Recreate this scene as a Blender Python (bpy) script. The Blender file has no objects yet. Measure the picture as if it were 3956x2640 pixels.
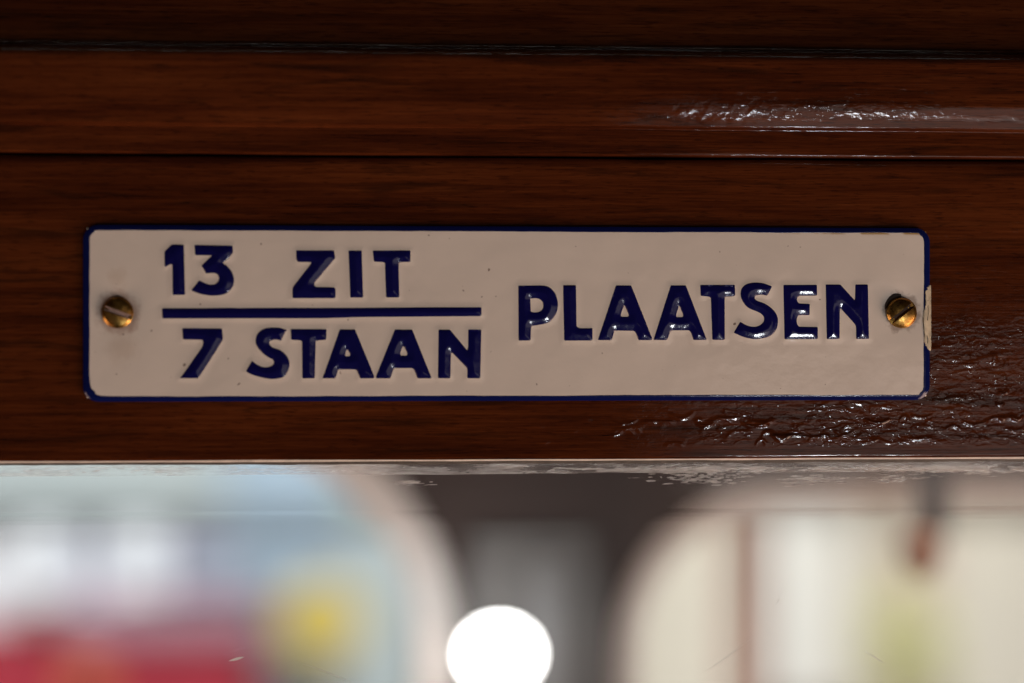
import bpy, bmesh, math, random
import numpy as np
from mathutils import Vector, Matrix
from mathutils.geometry import delaunay_2d_cdt

# ------------------------------------------------------------------ camera
R = math.radians
SC = bpy.context.scene
COL = SC.collection
YAW, DIST = R(4.8), 0.583
cd = bpy.data.cameras.new('camera')
cam = bpy.data.objects.new('camera', cd)
COL.objects.link(cam)
cam.location = (-DIST * math.sin(YAW), -DIST * math.cos(YAW), 0)
cam.rotation_euler = (R(90), 0, -YAW)
cd.lens, cd.sensor_width = 85, 36
cd.clip_start, cd.clip_end = 0.01, 50
cd.dof.use_dof = True
cd.dof.focus_distance = 0.5875
cd.dof.aperture_fstop = 3.5
SC.camera = cam

# ------------------------------------------------------------------ world, lamps, exposure
W = bpy.data.worlds.new('World')
SC.world = W
W.use_nodes = True
bgn = W.node_tree.nodes['Background']
bgn.inputs[0].default_value = (1.0, 0.75, 0.6, 1)
bgn.inputs[1].default_value = 0.008
SC.view_settings.view_transform = 'Standard'
SC.view_settings.look = 'None'
SC.view_settings.exposure = 0
SC.view_settings.gamma = 1
SC.view_settings.use_curve_mapping = False
SC.cycles.use_denoising = True
SC.cycles.sample_clamp_indirect = 30
SC.cycles.caustics_reflective = False
SC.cycles.caustics_refractive = True
SC.cycles.max_bounces = 10
SC.cycles.transmission_bounces = 8


def area(name, pos, target, sx, sy, radiance, color):
    l = bpy.data.lights.new(name, 'AREA')
    l.shape = 'RECTANGLE'
    l.size, l.size_y = sx, sy
    l.energy = radiance * math.pi * sx * sy
    l.color = color
    o = bpy.data.objects.new(name, l)
    COL.objects.link(o)
    o.location = pos
    o.rotation_euler = (Vector(target) - Vector(pos)).to_track_quat('-Z', 'Y').to_euler()
    return o


def front(az, el, d):
    az, el = R(az), R(el)
    return (d * math.sin(az) * math.cos(el), -d * math.cos(az) * math.cos(el), d * math.sin(el))


# daylight from the windows of the car behind the camera, plus an added left fill
area('side_window_light', front(66, -36, 1.05), (0, 0, -0.02), 0.62, 0.60, 6.0, (1.0, 0.665, 0.50))
area('left_fill_light', front(-70, -32, 1.3), (0, 0, -0.02), 0.6, 0.6, 3.9, (1.0, 0.64, 0.48))  # unseen warm fill lamp, added to brighten the left side
area('door_window_light', (0.44, -1.05, -0.56), (0.05, 0, 0), 0.38, 0.36, 1.7, (1.0, 0.86, 0.80))
area('door_upper_light', (0.45, -1.08, -0.185), (0.05, 0, -0.18), 0.46, 0.29, 0.65, (1.0, 0.88, 0.82))
area('low_pane_light', (0.335, -1.12, -0.49), (0.06, 0, 0), 0.05, 0.07, 150, (0.90, 0.95, 1.0))
# daylight falling on what lies beyond the glass
area('street_daylight', (0.2, 0.95, 2.1), (0.3, 2.9, -0.4), 2.6, 1.2, 20.5, (0.94, 0.975, 1.0))
area('far_saloon_light', (0.05, 0.1, 0.75), (0.05, 0.6, -0.15), 0.5, 0.2, 8.5, (1.0, 0.99, 0.97))

# ------------------------------------------------------------------ helpers
rng = np.random.RandomState(7)
random.seed(7)


def tag(o, label=None, cat=None, group=None, kind=None):
    if label: o['label'] = label
    if cat: o['category'] = cat
    if group: o['group'] = group
    if kind: o['kind'] = kind
    return o


def empty(name, loc=(0, 0, 0)):
    o = bpy.data.objects.new(name, None)
    o.empty_display_size = 0.01
    COL.objects.link(o)
    o.location = loc
    return o


def mesh(name, verts, faces, mat, parent=None, smooth=True, attr=None):
    m = bpy.data.meshes.new(name)
    m.from_pydata([tuple(map(float, v)) for v in verts], [], [tuple(map(int, f)) for f in faces])
    m.update()
    if smooth:
        m.polygons.foreach_set('use_smooth', [True] * len(m.polygons))
    if attr:
        for k, v in attr.items():
            a = m.attributes.new(k, 'FLOAT', 'POINT')
            a.data.foreach_set('value', np.asarray(v, dtype=np.float32))
    m.materials.append(mat)
    o = bpy.data.objects.new(name, m)
    COL.objects.link(o)
    if parent is not None:
        o.parent = parent
        o.matrix_parent_inverse = Matrix.Translation(parent.location).inverted()
    return o


def grid_faces(nu, nv):
    i = np.arange(nu - 1)[:, None] * nv + np.arange(nv - 1)[None, :]
    i = i.ravel()
    return np.stack([i, i + nv, i + nv + 1, i + 1], 1)


def box_bm(bm, x0, x1, y0, y1, z0, z1, bev=0.0):
    r = bmesh.ops.create_cube(bm, size=1)
    bmesh.ops.scale(bm, vec=(x1 - x0, y1 - y0, z1 - z0), verts=r['verts'])
    bmesh.ops.translate(bm, vec=((x0 + x1) / 2, (y0 + y1) / 2, (z0 + z1) / 2), verts=r['verts'])
    if bev:
        e = list({e for v in r['verts'] for e in v.link_edges})
        bmesh.ops.bevel(bm, geom=e, offset=bev, segments=2, affect='EDGES')


def bm_obj(name, bm, mat, parent=None, smooth=False):
    m = bpy.data.meshes.new(name)
    bm.to_mesh(m)
    bm.free()
    if smooth:
        m.polygons.foreach_set('use_smooth', [True] * len(m.polygons))
    m.materials.append(mat)
    o = bpy.data.objects.new(name, m)
    COL.objects.link(o)
    if parent is not None:
        o.parent = parent
        o.matrix_parent_inverse = Matrix.Translation(parent.location).inverted()
    return o


def box(name, x0, x1, y0, y1, z0, z1, mat, parent=None, bev=0.002):
    bm = bmesh.new()
    box_bm(bm, x0, x1, y0, y1, z0, z1, bev)
    return bm_obj(name, bm, mat, parent)


def vnoise(x, y, seed=0):
    """smooth value noise on arrays, about -1..1"""
    r = np.random.RandomState(seed).rand(256, 256) * 2 - 1
    xi, yi = np.floor(x).astype(int), np.floor(y).astype(int)
    fx, fy = x - xi, y - yi
    fx, fy = fx * fx * (3 - 2 * fx), fy * fy * (3 - 2 * fy)
    g = lambda a, b: r[a % 256, b % 256]
    return ((g(xi, yi) * (1 - fx) + g(xi + 1, yi) * fx) * (1 - fy)
            + (g(xi, yi + 1) * (1 - fx) + g(xi + 1, yi + 1) * fx) * fy)


def sstep(a, b, x):
    t = np.clip((x - a) / (b - a), 0, 1)
    return t * t * (3 - 2 * t)


# ------------------------------------------------------------------ materials
class NT:
    def __init__(s, name):
        s.m = bpy.data.materials.new(name)
        s.m.use_nodes = True
        s.t = s.m.node_tree
        s.b = s.t.nodes['Principled BSDF']

    def n(s, typ, **kw):
        nd = s.t.nodes.new(typ)
        for k, v in kw.items():
            setattr(nd, k, v)
        return nd

    def l(s, a, b):
        s.t.links.new(a, b)

    def coords(s, scale, rot=(0, 0, 0), loc=(0, 0, 0)):
        tc = s.n('ShaderNodeTexCoord')
        mp = s.n('ShaderNodeMapping')
        mp.inputs['Scale'].default_value = scale
        mp.inputs['Rotation'].default_value = rot
        mp.inputs['Location'].default_value = loc
        s.l(tc.outputs['Object'], mp.inputs['Vector'])
        return mp.outputs[0]

    def noise(s, scale, detail=3, rough=0.55, rot=(0, 0, 0), loc=(0, 0, 0), dist=0.0):
        nz = s.n('ShaderNodeTexNoise')
        nz.inputs['Scale'].default_value = 1
        nz.inputs['Detail'].default_value = detail
        nz.inputs['Roughness'].default_value = rough
        nz.inputs['Distortion'].default_value = dist
        s.l(s.coords(scale, rot, loc), nz.inputs['Vector'])
        return nz.outputs['Fac']

    def ramp(s, fac, stops):
        r = s.n('ShaderNodeValToRGB')
        e = r.color_ramp.elements
        while len(e) < len(stops):
            e.new(0.5)
        for el, (p, c) in zip(e, stops):
            el.position = p
            el.color = (c, c, c, 1) if not isinstance(c, tuple) else (*c, 1)
        s.l(fac, r.inputs[0])
        return r.outputs[0]

    def math(s, op, a, b=None, c=None):
        m = s.n('ShaderNodeMath', operation=op)
        for i, v in enumerate((a, b, c)):
            if v is None: continue
            if isinstance(v, (int, float)): m.inputs[i].default_value = v
            else: s.l(v, m.inputs[i])
        return m.outputs[0]

    def mix(s, fac, a, b, blend='MIX'):
        m = s.n('ShaderNodeMix', data_type='RGBA', blend_type=blend)
        for sock, v in ((m.inputs[0], fac), (m.inputs[6], a), (m.inputs[7], b)):
            if isinstance(v, (int, float)): sock.default_value = v
            elif isinstance(v, tuple): sock.default_value = (*v, 1)
            else: s.l(v, sock)
        return m.outputs[2]

    def bump(s, h, dist, strength=1.0, prev=None):
        b = s.n('ShaderNodeBump')
        b.inputs['Strength'].default_value = strength
        b.inputs['Distance'].default_value = dist
        s.l(h, b.inputs['Height'])
        if prev is not None: s.l(prev, b.inputs['Normal'])
        return b.outputs[0]

    def set(s, **kw):
        for k, v in kw.items():
            k = k.replace('_', ' ')
            sock = s.b.inputs[k]
            if isinstance(v, (int, float)): sock.default_value = v
            elif isinstance(v, tuple): sock.default_value = (*v, 1) if len(v) == 3 else v
            else: s.l(v, sock)


def plain(name, col, rough=0.6, var=0.12, scale=30, **kw):
    t = NT(name)
    f = t.noise((scale,) * 3, 4)
    lo = tuple(c * (1 - var) for c in col)
    hi = tuple(min(1, c * (1 + var)) for c in col)
    t.set(Base_Color=t.ramp(f, [(0.3, lo), (0.7, hi)]), Roughness=rough, **kw)
    return t.m


def wood(name, tilt=0.0, off=0.0):
    t = NT(name)
    o = (off, off * 1.3, off * 0.7)
    rot = (0, R(tilt), 0)
    band = t.noise((6, 60, 85), 3, 0.5, rot, o, 0.6)
    streak = t.noise((26, 300, 1000), 5, 0.66, rot, o, 0.25)
    fine = t.noise((95, 900, 3600), 3, 0.62, rot, o)
    pores = t.noise((210, 1200, 2300), 2, 0.5, rot, (o[0] + 3, o[1], o[2]))
    blot = t.noise((30, 90, 330), 4, 0.65, rot, (o[0] + 9, o[1], o[2]), 0.5)
    f = t.math('ADD', t.math('MULTIPLY', band, 0.42), t.math('ADD', t.math('MULTIPLY', streak, 0.38), t.math('MULTIPLY', fine, 0.20)))
    c = t.ramp(f, [(0.35, (0.018, 0.0044, 0.0018)), (0.46, (0.062, 0.0140, 0.0042)), (0.55, (0.102, 0.0248, 0.0068)), (0.66, (0.155, 0.041, 0.011))])
    dark = t.ramp(pores, [(0.58, 0.0), (0.66, 1.0)])
    c = t.mix(t.math('MULTIPLY', dark, 0.5), c, (0.014, 0.004, 0.002))
    bl = t.ramp(blot, [(0.53, 0.0), (0.68, 1.0)])
    c = t.mix(t.math('MULTIPLY', bl, 0.6), c, (0.013, 0.006, 0.003))
    at = t.n('ShaderNodeAttribute', attribute_name='lumpy')
    lump = t.ramp(t.noise((260, 300, 640), 2, 0.45, (0, 0, 0), (2, 0, 0), 0.5), [(0.42, 0.0), (0.60, 0.5), (0.76, 1.0)])
    speck = t.ramp(t.noise((900, 900, 1300), 2, 0.5), [(0.56, 0.0), (0.70, 1.0)])
    grainb = t.math('MULTIPLY', streak, 0.5)
    h = t.math('MULTIPLY', at.outputs['Fac'], t.math('ADD', t.math('MULTIPLY', lump, 0.135), t.math('MULTIPLY', speck, 0.055)))
    n1 = t.bump(h, 0.0011, 1.0)
    n2 = t.bump(t.math('ADD', grainb, fine), 0.00002, 0.7, n1)
    t.set(Base_Color=c, Roughness=0.5, Coat_Weight=1.0, Coat_Roughness=0.06, Coat_IOR=1.5, Specular_IOR_Level=0.0)
    t.l(t.bump(t.math('ADD', grainb, fine), 0.00003, 0.8), t.b.inputs['Normal'])
    t.l(n2, t.b.inputs['Coat Normal'])
    return t.m


M_BOARD = wood('varnished_mahogany_board', 0.5)
M_MOULD = wood('varnished_mahogany_moulding', 1.6, 4.0)


def enamel(name, col, kind):
    t = NT(name)
    peel = t.noise((700, 700, 700), 3, 0.6)
    wav = t.noise((110, 110, 110), 2, 0.5)
    mott = t.noise((45, 45, 60), 4, 0.6)
    lo = tuple(c * 0.95 for c in col)
    c = t.ramp(mott, [(0.35, lo), (0.65, col)])
    if kind == 'field':
        sp = t.noise((620, 620, 620), 1, 0.4, (0, 0, 0), (5, 1, 2))
        c = t.mix(t.math('MULTIPLY', t.ramp(sp, [(0.765, 0.0), (0.80, 1.0)]), 0.75), c, (0.10, 0.05, 0.03))
        # rust that has crept out from under the left screw, and a greyer patch of handling dirt
        tc = t.n('ShaderNodeTexCoord')
        for (cx, cz, r0, r1, colr, amt, sd) in ((-93.97, 6.8, 0.0035, 0.0064, (0.30, 0.15, 0.09), 0.6, 3),
                                               (-93.0, -1.8, 0.001, 0.0052, (0.46, 0.33, 0.22), 0.25, 8),
                                               (95.1, 7.0, 0.0036, 0.0052, (0.16, 0.09, 0.05), 0.55, 5),
                                               (-94.0, 15.2, 0.0005, 0.0035, (0.46, 0.34, 0.22), 0.22, 12)):
            vd = t.n('ShaderNodeVectorMath', operation='SUBTRACT')
            t.l(tc.outputs['Object'], vd.inputs[0])
            vd.inputs[1].default_value = (cx / 1000, -0.0015, cz / 1000)
            vl = t.n('ShaderNodeVectorMath', operation='LENGTH')
            t.l(vd.outputs[0], vl.inputs[0])
            nz = t.noise((420, 420, 420), 3, 0.6, (0, 0, 0), (sd, sd, 0))
            d = t.math('ADD', vl.outputs['Value'], t.math('MULTIPLY', t.math('SUBTRACT', nz, 0.5), 0.0045))
            mr = t.n('ShaderNodeMapRange', interpolation_type='SMOOTHSTEP')
            mr.inputs['From Min'].default_value = r0
            mr.inputs['From Max'].default_value = r1
            mr.inputs['To Min'].default_value = amt
            mr.inputs['To Max'].default_value = 0
            t.l(d, mr.inputs['Value'])
            c = t.mix(mr.outputs[0], c, colr)
        # yellowed glaze along the upper right edge
        sep = t.n('ShaderNodeSeparateXYZ')
        t.l(tc.outputs['Object'], sep.inputs[0])
        yz = t.n('ShaderNodeMapRange'); yz.inputs['From Min'].default_value = 0.0258; yz.inputs['From Max'].default_value = 0.0264
        t.l(sep.outputs['Z'], yz.inputs['Value'])
        yx = t.n('ShaderNodeMapRange'); yx.inputs['From Min'].default_value = 0.060; yx.inputs['From Max'].default_value = 0.085
        t.l(sep.outputs['X'], yx.inputs['Value'])
        yn = t.ramp(t.noise((160, 160, 160), 2, 0.5, (0, 0, 0), (7, 0, 0)), [(0.5, 0.0), (0.58, 1.0)])
        c = t.mix(t.math('MULTIPLY', t.math('MULTIPLY', yz.outputs[0], yx.outputs[0]), yn), c, (0.42, 0.25, 0.05))
    n1 = t.bump(wav, 0.0005 if kind == 'field' else 0.0002, 0.5)
    n2 = t.bump(peel, 0.00004, 0.9, n1)
    t.set(Base_Color=c, Roughness=0.11, IOR=1.52)
    t.l(n2, t.b.inputs['Normal'])
    return t.m


M_FIELD = enamel('cream_enamel', (0.84, 0.785, 0.705), 'field')
M_BLUE = enamel('cobalt_enamel', (0.0060, 0.0058, 0.088), 'blue')
M_RIM = enamel('cobalt_rim_enamel', (0.005, 0.010, 0.092), 'blue')
LETTERS = [
('1',[[(-83.03,21.2),(-82.68,21.7),(-81.43,22.94),(-81.05,23.06),(-78.42,23.03),(-78.13,11.09),(-81.05,11.02),(-81.16,18.38),(-81.57,18.38),(-82.8,17.67),(-82.97,17.87)]]),
('3',[[(-75.94,22.98),(-66.95,22.84),(-66.95,20.86),(-69.24,18.65),(-67.98,17.76),(-66.95,16.29),(-66.57,14.53),(-67.1,12.61),(-68.57,11.37),(-71.35,10.89),(-73.98,11.18),(-75.73,11.71),(-76.7,12.15),(-74.8,14.57),(-73.39,13.86),(-71.93,13.54),(-70.91,13.78),(-70.23,14.52),(-70.18,15.25),(-70.61,15.99),(-71.2,16.28),(-73.25,16.19),(-74.33,18.04),(-71.79,20.49),(-75.79,20.51)]]),
('Z',[[(-51.84,21.74),(-42.82,21.76),(-42.71,19.6),(-47.34,14.12),(-47.57,13.53),(-47.19,13.03),(-42.77,12.95),(-42.47,12.51),(-42.47,10.35),(-52.69,10.33),(-52.69,12.64),(-52.34,13.37),(-48.22,18.7),(-48.37,18.94),(-51.46,18.99),(-51.75,19.43)]]),
('I',[[(-39.37,21.75),(-36.21,21.78),(-35.86,10.5),(-38.93,10.5)]]),
('T',[[(-33.58,21.76),(-24.57,21.82),(-24.54,19.06),(-26.95,19.0),(-27.39,18.61),(-27.21,10.55),(-30.41,10.54),(-30.65,18.75),(-31.09,18.99),(-33.31,19.1)]]),
('7',[[(-78.8,3.17),(-69.41,3.09),(-69.41,-0.07),(-73.98,-7.28),(-75.0,-8.75),(-79.44,-8.75),(-78.8,-8.01),(-74.27,-1.54),(-73.89,-0.51),(-73.98,0.23),(-74.42,0.43),(-78.65,0.46)]]),
('S',[[(-54.04,2.8),(-55.36,0.17),(-56.39,0.44),(-57.42,0.38),(-58.16,-0.07),(-58.21,-0.66),(-57.57,-1.34),(-55.51,-2.13),(-54.04,-3.46),(-53.45,-4.94),(-53.66,-6.71),(-54.48,-8.25),(-56.25,-8.86),(-58.16,-8.92),(-60.5,-8.47),(-62.56,-7.82),(-63.82,-7.14),(-62.32,-4.58),(-61.09,-5.52),(-59.62,-6.11),(-58.45,-6.06),(-57.42,-5.67),(-57.07,-5.08),(-57.42,-4.35),(-58.74,-3.61),(-60.36,-2.28),(-61.38,-0.66),(-61.38,0.97),(-60.65,2.29),(-59.33,3.09),(-57.57,3.33),(-55.66,3.24)]]),
('T',[[(-53.13,2.98),(-44.59,2.95),(-44.68,0.38),(-46.89,0.23),(-47.19,-0.21),(-47.42,-8.79),(-50.37,-8.84),(-50.43,-0.07),(-50.72,0.23),(-53.02,0.38)]]),
('A',[[(-41.44,2.89),(-37.81,2.89),(-33.13,-8.51),(-33.25,-8.83),(-36.62,-8.83),(-37.45,-6.87),(-37.75,-6.67),(-41.44,-6.66),(-41.82,-6.96),(-42.41,-8.79),(-45.57,-8.82)],[(-39.67,-1.84),(-38.93,-3.17),(-39.08,-3.56),(-40.11,-3.56),(-40.2,-3.17)]]),
('A',[[(-28.28,2.87),(-24.13,2.87),(-19.44,-8.85),(-22.88,-8.85),(-23.83,-6.59),(-24.13,-6.38),(-28.13,-6.38),(-28.58,-6.68),(-29.32,-8.84),(-32.78,-8.83),(-32.87,-8.51)],[(-26.21,-1.04),(-25.23,-3.03),(-25.38,-3.39),(-26.86,-3.39),(-27.01,-2.88)]]),
('N',[[(-17.81,2.84),(-15.07,2.84),(-10.91,-2.15),(-10.7,-1.4),(-10.67,2.88),(-7.51,2.85),(-7.78,-8.84),(-10.91,-8.83),(-10.91,-6.9),(-11.2,-6.16),(-14.62,-2.59),(-14.83,-2.89),(-14.98,-8.83),(-17.95,-8.82)]]),
('P',[[(1.4,13.44),(6.62,13.51),(8.62,13.19),(10.08,11.92),(10.83,10.07),(10.94,8.34),(10.48,6.62),(9.42,5.03),(8.08,4.36),(6.09,3.96),(4.76,3.78),(4.49,3.3),(4.36,0.25),(1.46,0.2)],[(4.3,10.32),(5.82,10.4),(6.89,9.93),(7.42,8.74),(7.15,7.67),(6.35,7.14),(5.02,7.01),(4.41,7.14)]]),
('L',[[(12.22,13.57),(15.36,13.58),(15.47,3.97),(15.68,3.44),(16.22,3.23),(19.37,3.23),(19.34,0.25),(12.48,0.2)]]),
('A',[[(25.04,13.54),(28.74,13.55),(33.89,0.65),(33.75,0.33),(30.48,0.33),(29.73,2.25),(29.33,2.57),(25.04,2.64),(24.64,2.38),(24.02,0.33),(20.63,0.33)],[(27.05,8.84),(28.2,6.24),(27.99,5.97),(26.38,5.97),(26.19,6.37)]]),
('A',[[(38.4,13.57),(42.08,13.57),(47.19,0.39),(43.88,0.36),(43.16,2.38),(42.75,2.7),(38.85,2.7),(38.32,2.44),(37.51,0.36),(34.15,0.36)],[(40.41,8.78),(41.46,6.25),(41.33,5.9),(39.79,5.9),(39.69,6.33)]]),
('T',[[(45.58,13.71),(54.07,13.73),(54.13,11.06),(53.26,10.93),(51.91,10.87),(51.56,10.39),(51.59,0.39),(48.54,0.39),(48.19,10.39),(47.87,10.84),(45.71,11.05)]]),
('S',[[(63.2,13.39),(62.05,11.1),(60.99,11.34),(60.07,11.34),(59.16,11.04),(58.86,10.53),(59.31,9.99),(61.59,9.09),(63.57,7.59),(64.48,6.09),(64.63,4.59),(64.18,2.79),(62.96,1.43),(60.68,0.77),(58.55,0.62),(56.13,1.13),(53.76,2.12),(55.37,4.79),(56.73,4.04),(58.25,3.59),(59.62,3.69),(60.68,4.29),(61.23,5.19),(60.99,6.24),(60.07,6.99),(57.34,8.19),(55.97,9.68),(55.46,11.48),(55.82,12.98),(56.88,13.89),(58.55,14.28),(60.68,14.19)]]),
('E',[[(65.97,13.75),(74.23,13.77),(74.26,11.15),(70.12,11.12),(69.35,10.6),(69.29,10.0),(69.81,9.25),(72.49,9.11),(72.43,6.4),(69.96,6.4),(69.35,5.79),(69.35,4.29),(69.81,3.6),(74.45,3.51),(74.45,0.59),(66.25,0.53)]]),
('N',[[(76.37,13.86),(80.03,13.84),(83.55,10.02),(83.64,10.32),(83.7,13.88),(86.82,13.89),(87.1,0.63),(83.92,0.63),(83.86,3.4),(83.4,4.45),(80.19,7.97),(79.88,7.46),(79.82,0.63),(76.67,0.59)]]),
('bar',[[(-83.61,7.87),(-83.03,7.9),(-74.27,7.91),(-67.54,8.01),(-65.49,7.95),(-56.1,8.02),(-44.91,8.01),(-33.9,8.08),(-19.08,8.21),(-7.48,8.23),(-7.48,6.09),(-22.05,5.96),(-36.86,5.83),(-44.91,5.55),(-65.49,5.51),(-83.5,5.46)]])]

# ------------------------------------------------------------------ the mahogany rail: board and moulding
DRIPS = []
_r = random.Random(5)
for k in range(46):
    x = 4 + 122 * (_r.random() ** 0.75)
    z = _r.uniform(-25.0, -18.3)
    ln = _r.uniform(0.8, 3.6)
    DRIPS.append((x, z, ln, _r.uniform(-0.9, 0.9), _r.uniform(0.25, 0.5), _r.uniform(0.08, 0.22) * (0.45 if x < 40 else 1)))
for k in range(16):
    DRIPS.append((_r.uniform(103.5, 124), _r.uniform(-17, 4), _r.uniform(0.6, 2.6), _r.uniform(-0.6, 0.6), _r.uniform(0.25, 0.5), _r.uniform(0.08, 0.22)))


def board_height(x, z):
    """varnish relief in mm for points in mm"""
    h = np.zeros_like(x)
    for (cx, cz, ln, sag, w, hh) in DRIPS:
        m = (abs(x - cx) < ln + 2) & (abs(z - cz) < 4)
        if not m.any(): continue
        u = (x[m] - cx) / ln
        d = (z[m] - cz) - sag * (u * u) * 1.3
        h[m] += hh * np.exp(-(d / w) ** 2) * np.exp(-np.clip(abs(u) - 0.75, 0, None) ** 2 * 14)
    return h


def lumpy_mask(x, z):
    m = sstep(12, 92, x + 9 * vnoise(x * .12, z * .3, 3)) * sstep(-11, -15, z) * sstep(-26.0, -24.6, z + 0.35 * vnoise(x * .3, z * 0, 4))
    right = sstep(101, 103, x) * sstep(9, 0, z + 3 * vnoise(x * .2, z * .2, 5)) * sstep(-26.0, -24.6, z)
    patch = 0.25 + 0.75 * sstep(-0.35, 0.45, vnoise(x * .11 + 3, z * .30, 8) + 0.5 * vnoise(x * .3, z * .5, 9) + 0.35 * np.exp(-((z + 21.5) / 3) ** 2))
    return np.maximum(m, right) * patch


NX, NZ = 720, 200
xs = np.linspace(-210, 210, NX)
xs = np.concatenate([np.linspace(-210, -130, 30)[:-1], np.linspace(-130, 20, 220)[:-1], np.linspace(20, 132, 420), np.linspace(132, 210, 30)[1:]])
zs = np.concatenate([[-28.42, -28.40, -28.32, -28.18, -27.95, -27.7], np.linspace(-27.4, -12, 70), np.linspace(-11, 41.5, 58), [42, 42.5, 42.9, 43.25, 43.6, 43.9, 44.15, 44.3, 44.35]])
X, Z = np.meshgrid(xs, zs, indexing='ij')
edge = 0.7 * (1 - np.sqrt(np.clip(1 - np.clip((-27.7 - Z) / 0.72, 0, 1) ** 2, 0, 1)))
edge += 1.5 * (1 - np.sqrt(np.clip(1 - np.clip((Z - 41.9) / 2.45, 0, 1) ** 2, 0, 1)))
Y = edge - board_height(X, Z) + 0.03 * vnoise(X * .02, Z * .1, 1)
Zw = Z + (Z < -27) * 0.10 * vnoise(X * .05, Z * 0, 2) + (Z > 43) * 0.12 * vnoise(X * .06, Z * 0, 6)
V = np.stack([X, Y, Zw], -1).reshape(-1, 3)
# wrap the sheet round to a solid board: bottom and top edges run back
nz = len(zs)
back_b = np.stack([xs, np.full_like(xs, 5.0), np.full_like(xs, -28.45)], 1)
back_t = np.stack([xs, np.full_like(xs, 20.0), np.full_like(xs, 44.3)], 1)
F = [tuple(f) for f in grid_faces(len(xs), nz)]
base = len(V)
V = np.concatenate([V, back_b, back_t])
for i in range(len(xs) - 1):
    F.append((base + i, base + i + 1, (i + 1) * nz, i * nz))
    F.append((i * nz + nz - 1, (i + 1) * nz + nz - 1, base + len(xs) + i + 1, base + len(xs) + i))
lm = np.concatenate([lumpy_mask(X, Z).ravel(), np.zeros(2 * len(xs))])
board = mesh('wall_board', V * 0.001, F, M_BOARD, attr={'lumpy': lm})
tag(board, kind='structure')

# moulding above the board: fillet, nosing, face, quirk, upper member; (y, z) in mm
prof = [(14, 44.75), (1.1, 44.7), (-0.6, 44.75), (-1.5, 44.85), (-1.75, 45.05), (-1.8, 45.5), (-1.8, 48), (-1.8, 50.9), (-1.82, 51.3), (-2.6, 51.5), (-3.6, 51.6),
        (-5.55, 51.66), (-5.62, 51.72), (-5.68, 52.2), (-5.85, 53.2), (-6.06, 54.1), (-6.26, 55.0), (-6.4, 55.8), (-6.5, 56.6), (-6.6, 58), (-6.75, 61),
        (-6.85, 64), (-6.9, 66.6), (-6.75, 67.6), (-6.35, 68.4), (-5.6, 69.1), (-4.6, 69.6), (-3.2, 70.0), (-1.8, 70.4), (-0.8, 71.0), (-0.45, 71.7), (-0.35, 72.4), (-0.3, 74.5), (0.2, 78), (1.4, 83), (3.9, 90), (10, 104), (14, 104.2)]
P = np.array(prof)
# refine the profile
pt = np.linspace(0, len(P) - 1, (len(P) - 1) * 3 + 1)
P = np.stack([np.interp(pt, np.arange(len(P)), P[:, 0]), np.interp(pt, np.arange(len(P)), P[:, 1])], 1)
for _ in range(1):
    P[1:-1] = 0.25 * P[:-2] + 0.5 * P[1:-1] + 0.25 * P[2:]
mx = np.concatenate([np.linspace(-230, -130, 20)[:-1], np.linspace(-130, 135, 420), np.linspace(135, 230, 20)[1:]])
MX, MP = np.meshgrid(mx, np.arange(len(P)), indexing='ij')
MY, MZ = P[MP, 0], P[MP, 1]
nose = np.exp(-((MZ - 53.8) / 2.2) ** 2)
MY = MY + 0.07 * vnoise(MX * .05, MZ * .25, 11) + 0.02 * nose * sstep(38, 46, MX) * vnoise(MX * .8, MZ * 1.1, 12) + 0.03 * nose * vnoise(MX * .15, MZ * .5, 14)
MZ = MZ + 0.10 * vnoise(MX * .04, MZ * .1, 13)
ml = 0.55 * np.exp(-((MZ - 56.0) / 1.5) ** 2) * sstep(34, 48, MX + 3 * vnoise(MX * .5, MZ, 15)) * sstep(118, 92, MX)
ml += 0.6 * np.exp(-((MZ - 58.5) / 3.0) ** 2) * sstep(40, 52, MX) * sstep(118, 90, MX) * np.clip(vnoise(MX * .35, MZ * .9, 16) - .25, 0, 1)
ml += 0.30 * np.exp(-((MZ - 73.4) / 0.9) ** 2) * sstep(48, 60, MX) * sstep(100, 88, MX) * np.clip(vnoise(MX * .4, MZ * .5, 17), 0, 1)
moul = mesh('wall_moulding', np.stack([MX, MY, MZ], -1).reshape(-1, 3) * 0.001, grid_faces(len(mx), len(P)), M_MOULD, attr={'lumpy': ml.ravel()})
tag(moul, kind='structure')
# dark rebate behind the joint between board and moulding
box('wall_backing', -0.23, 0.23, 0.0205, 0.03, 0.036, 0.11, plain('dark_rebate', (0.02, 0.01, 0.006), 0.8), None, 0)['kind'] = 'structure'

# the wall goes on above the moulding up to the ceiling
box('wall_upper', -0.7, 0.7, 0.0145, 0.034, 0.1035, 1.1, M_MOULD, None, 0)['kind'] = 'structure'

# ------------------------------------------------------------------ the enamel sign
sign = empty('enamel_sign', (0, 0, 0.0066))
tag(sign, 'long cream enamel sign with raised blue letters and blue rim, screwed to the mahogany board', 'sign')
SX0, SX1, SZ0, SZ1 = -102.2, 102.35, -14.3, 27.75
OR = 3.6


def outer_sd(x, z):
    """distance inside the sign's outline (mm)"""
    cx, cz, hx, hz = (SX0 + SX1) / 2, (SZ0 + SZ1) / 2, (SX1 - SX0) / 2, (SZ1 - SZ0) / 2
    qx, qz = abs(x - cx) - hx + OR, abs(z - cz) - hz + OR
    return -(np.hypot(np.maximum(qx, 0), np.maximum(qz, 0)) + np.minimum(np.maximum(qx, qz), 0) - OR)


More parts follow.
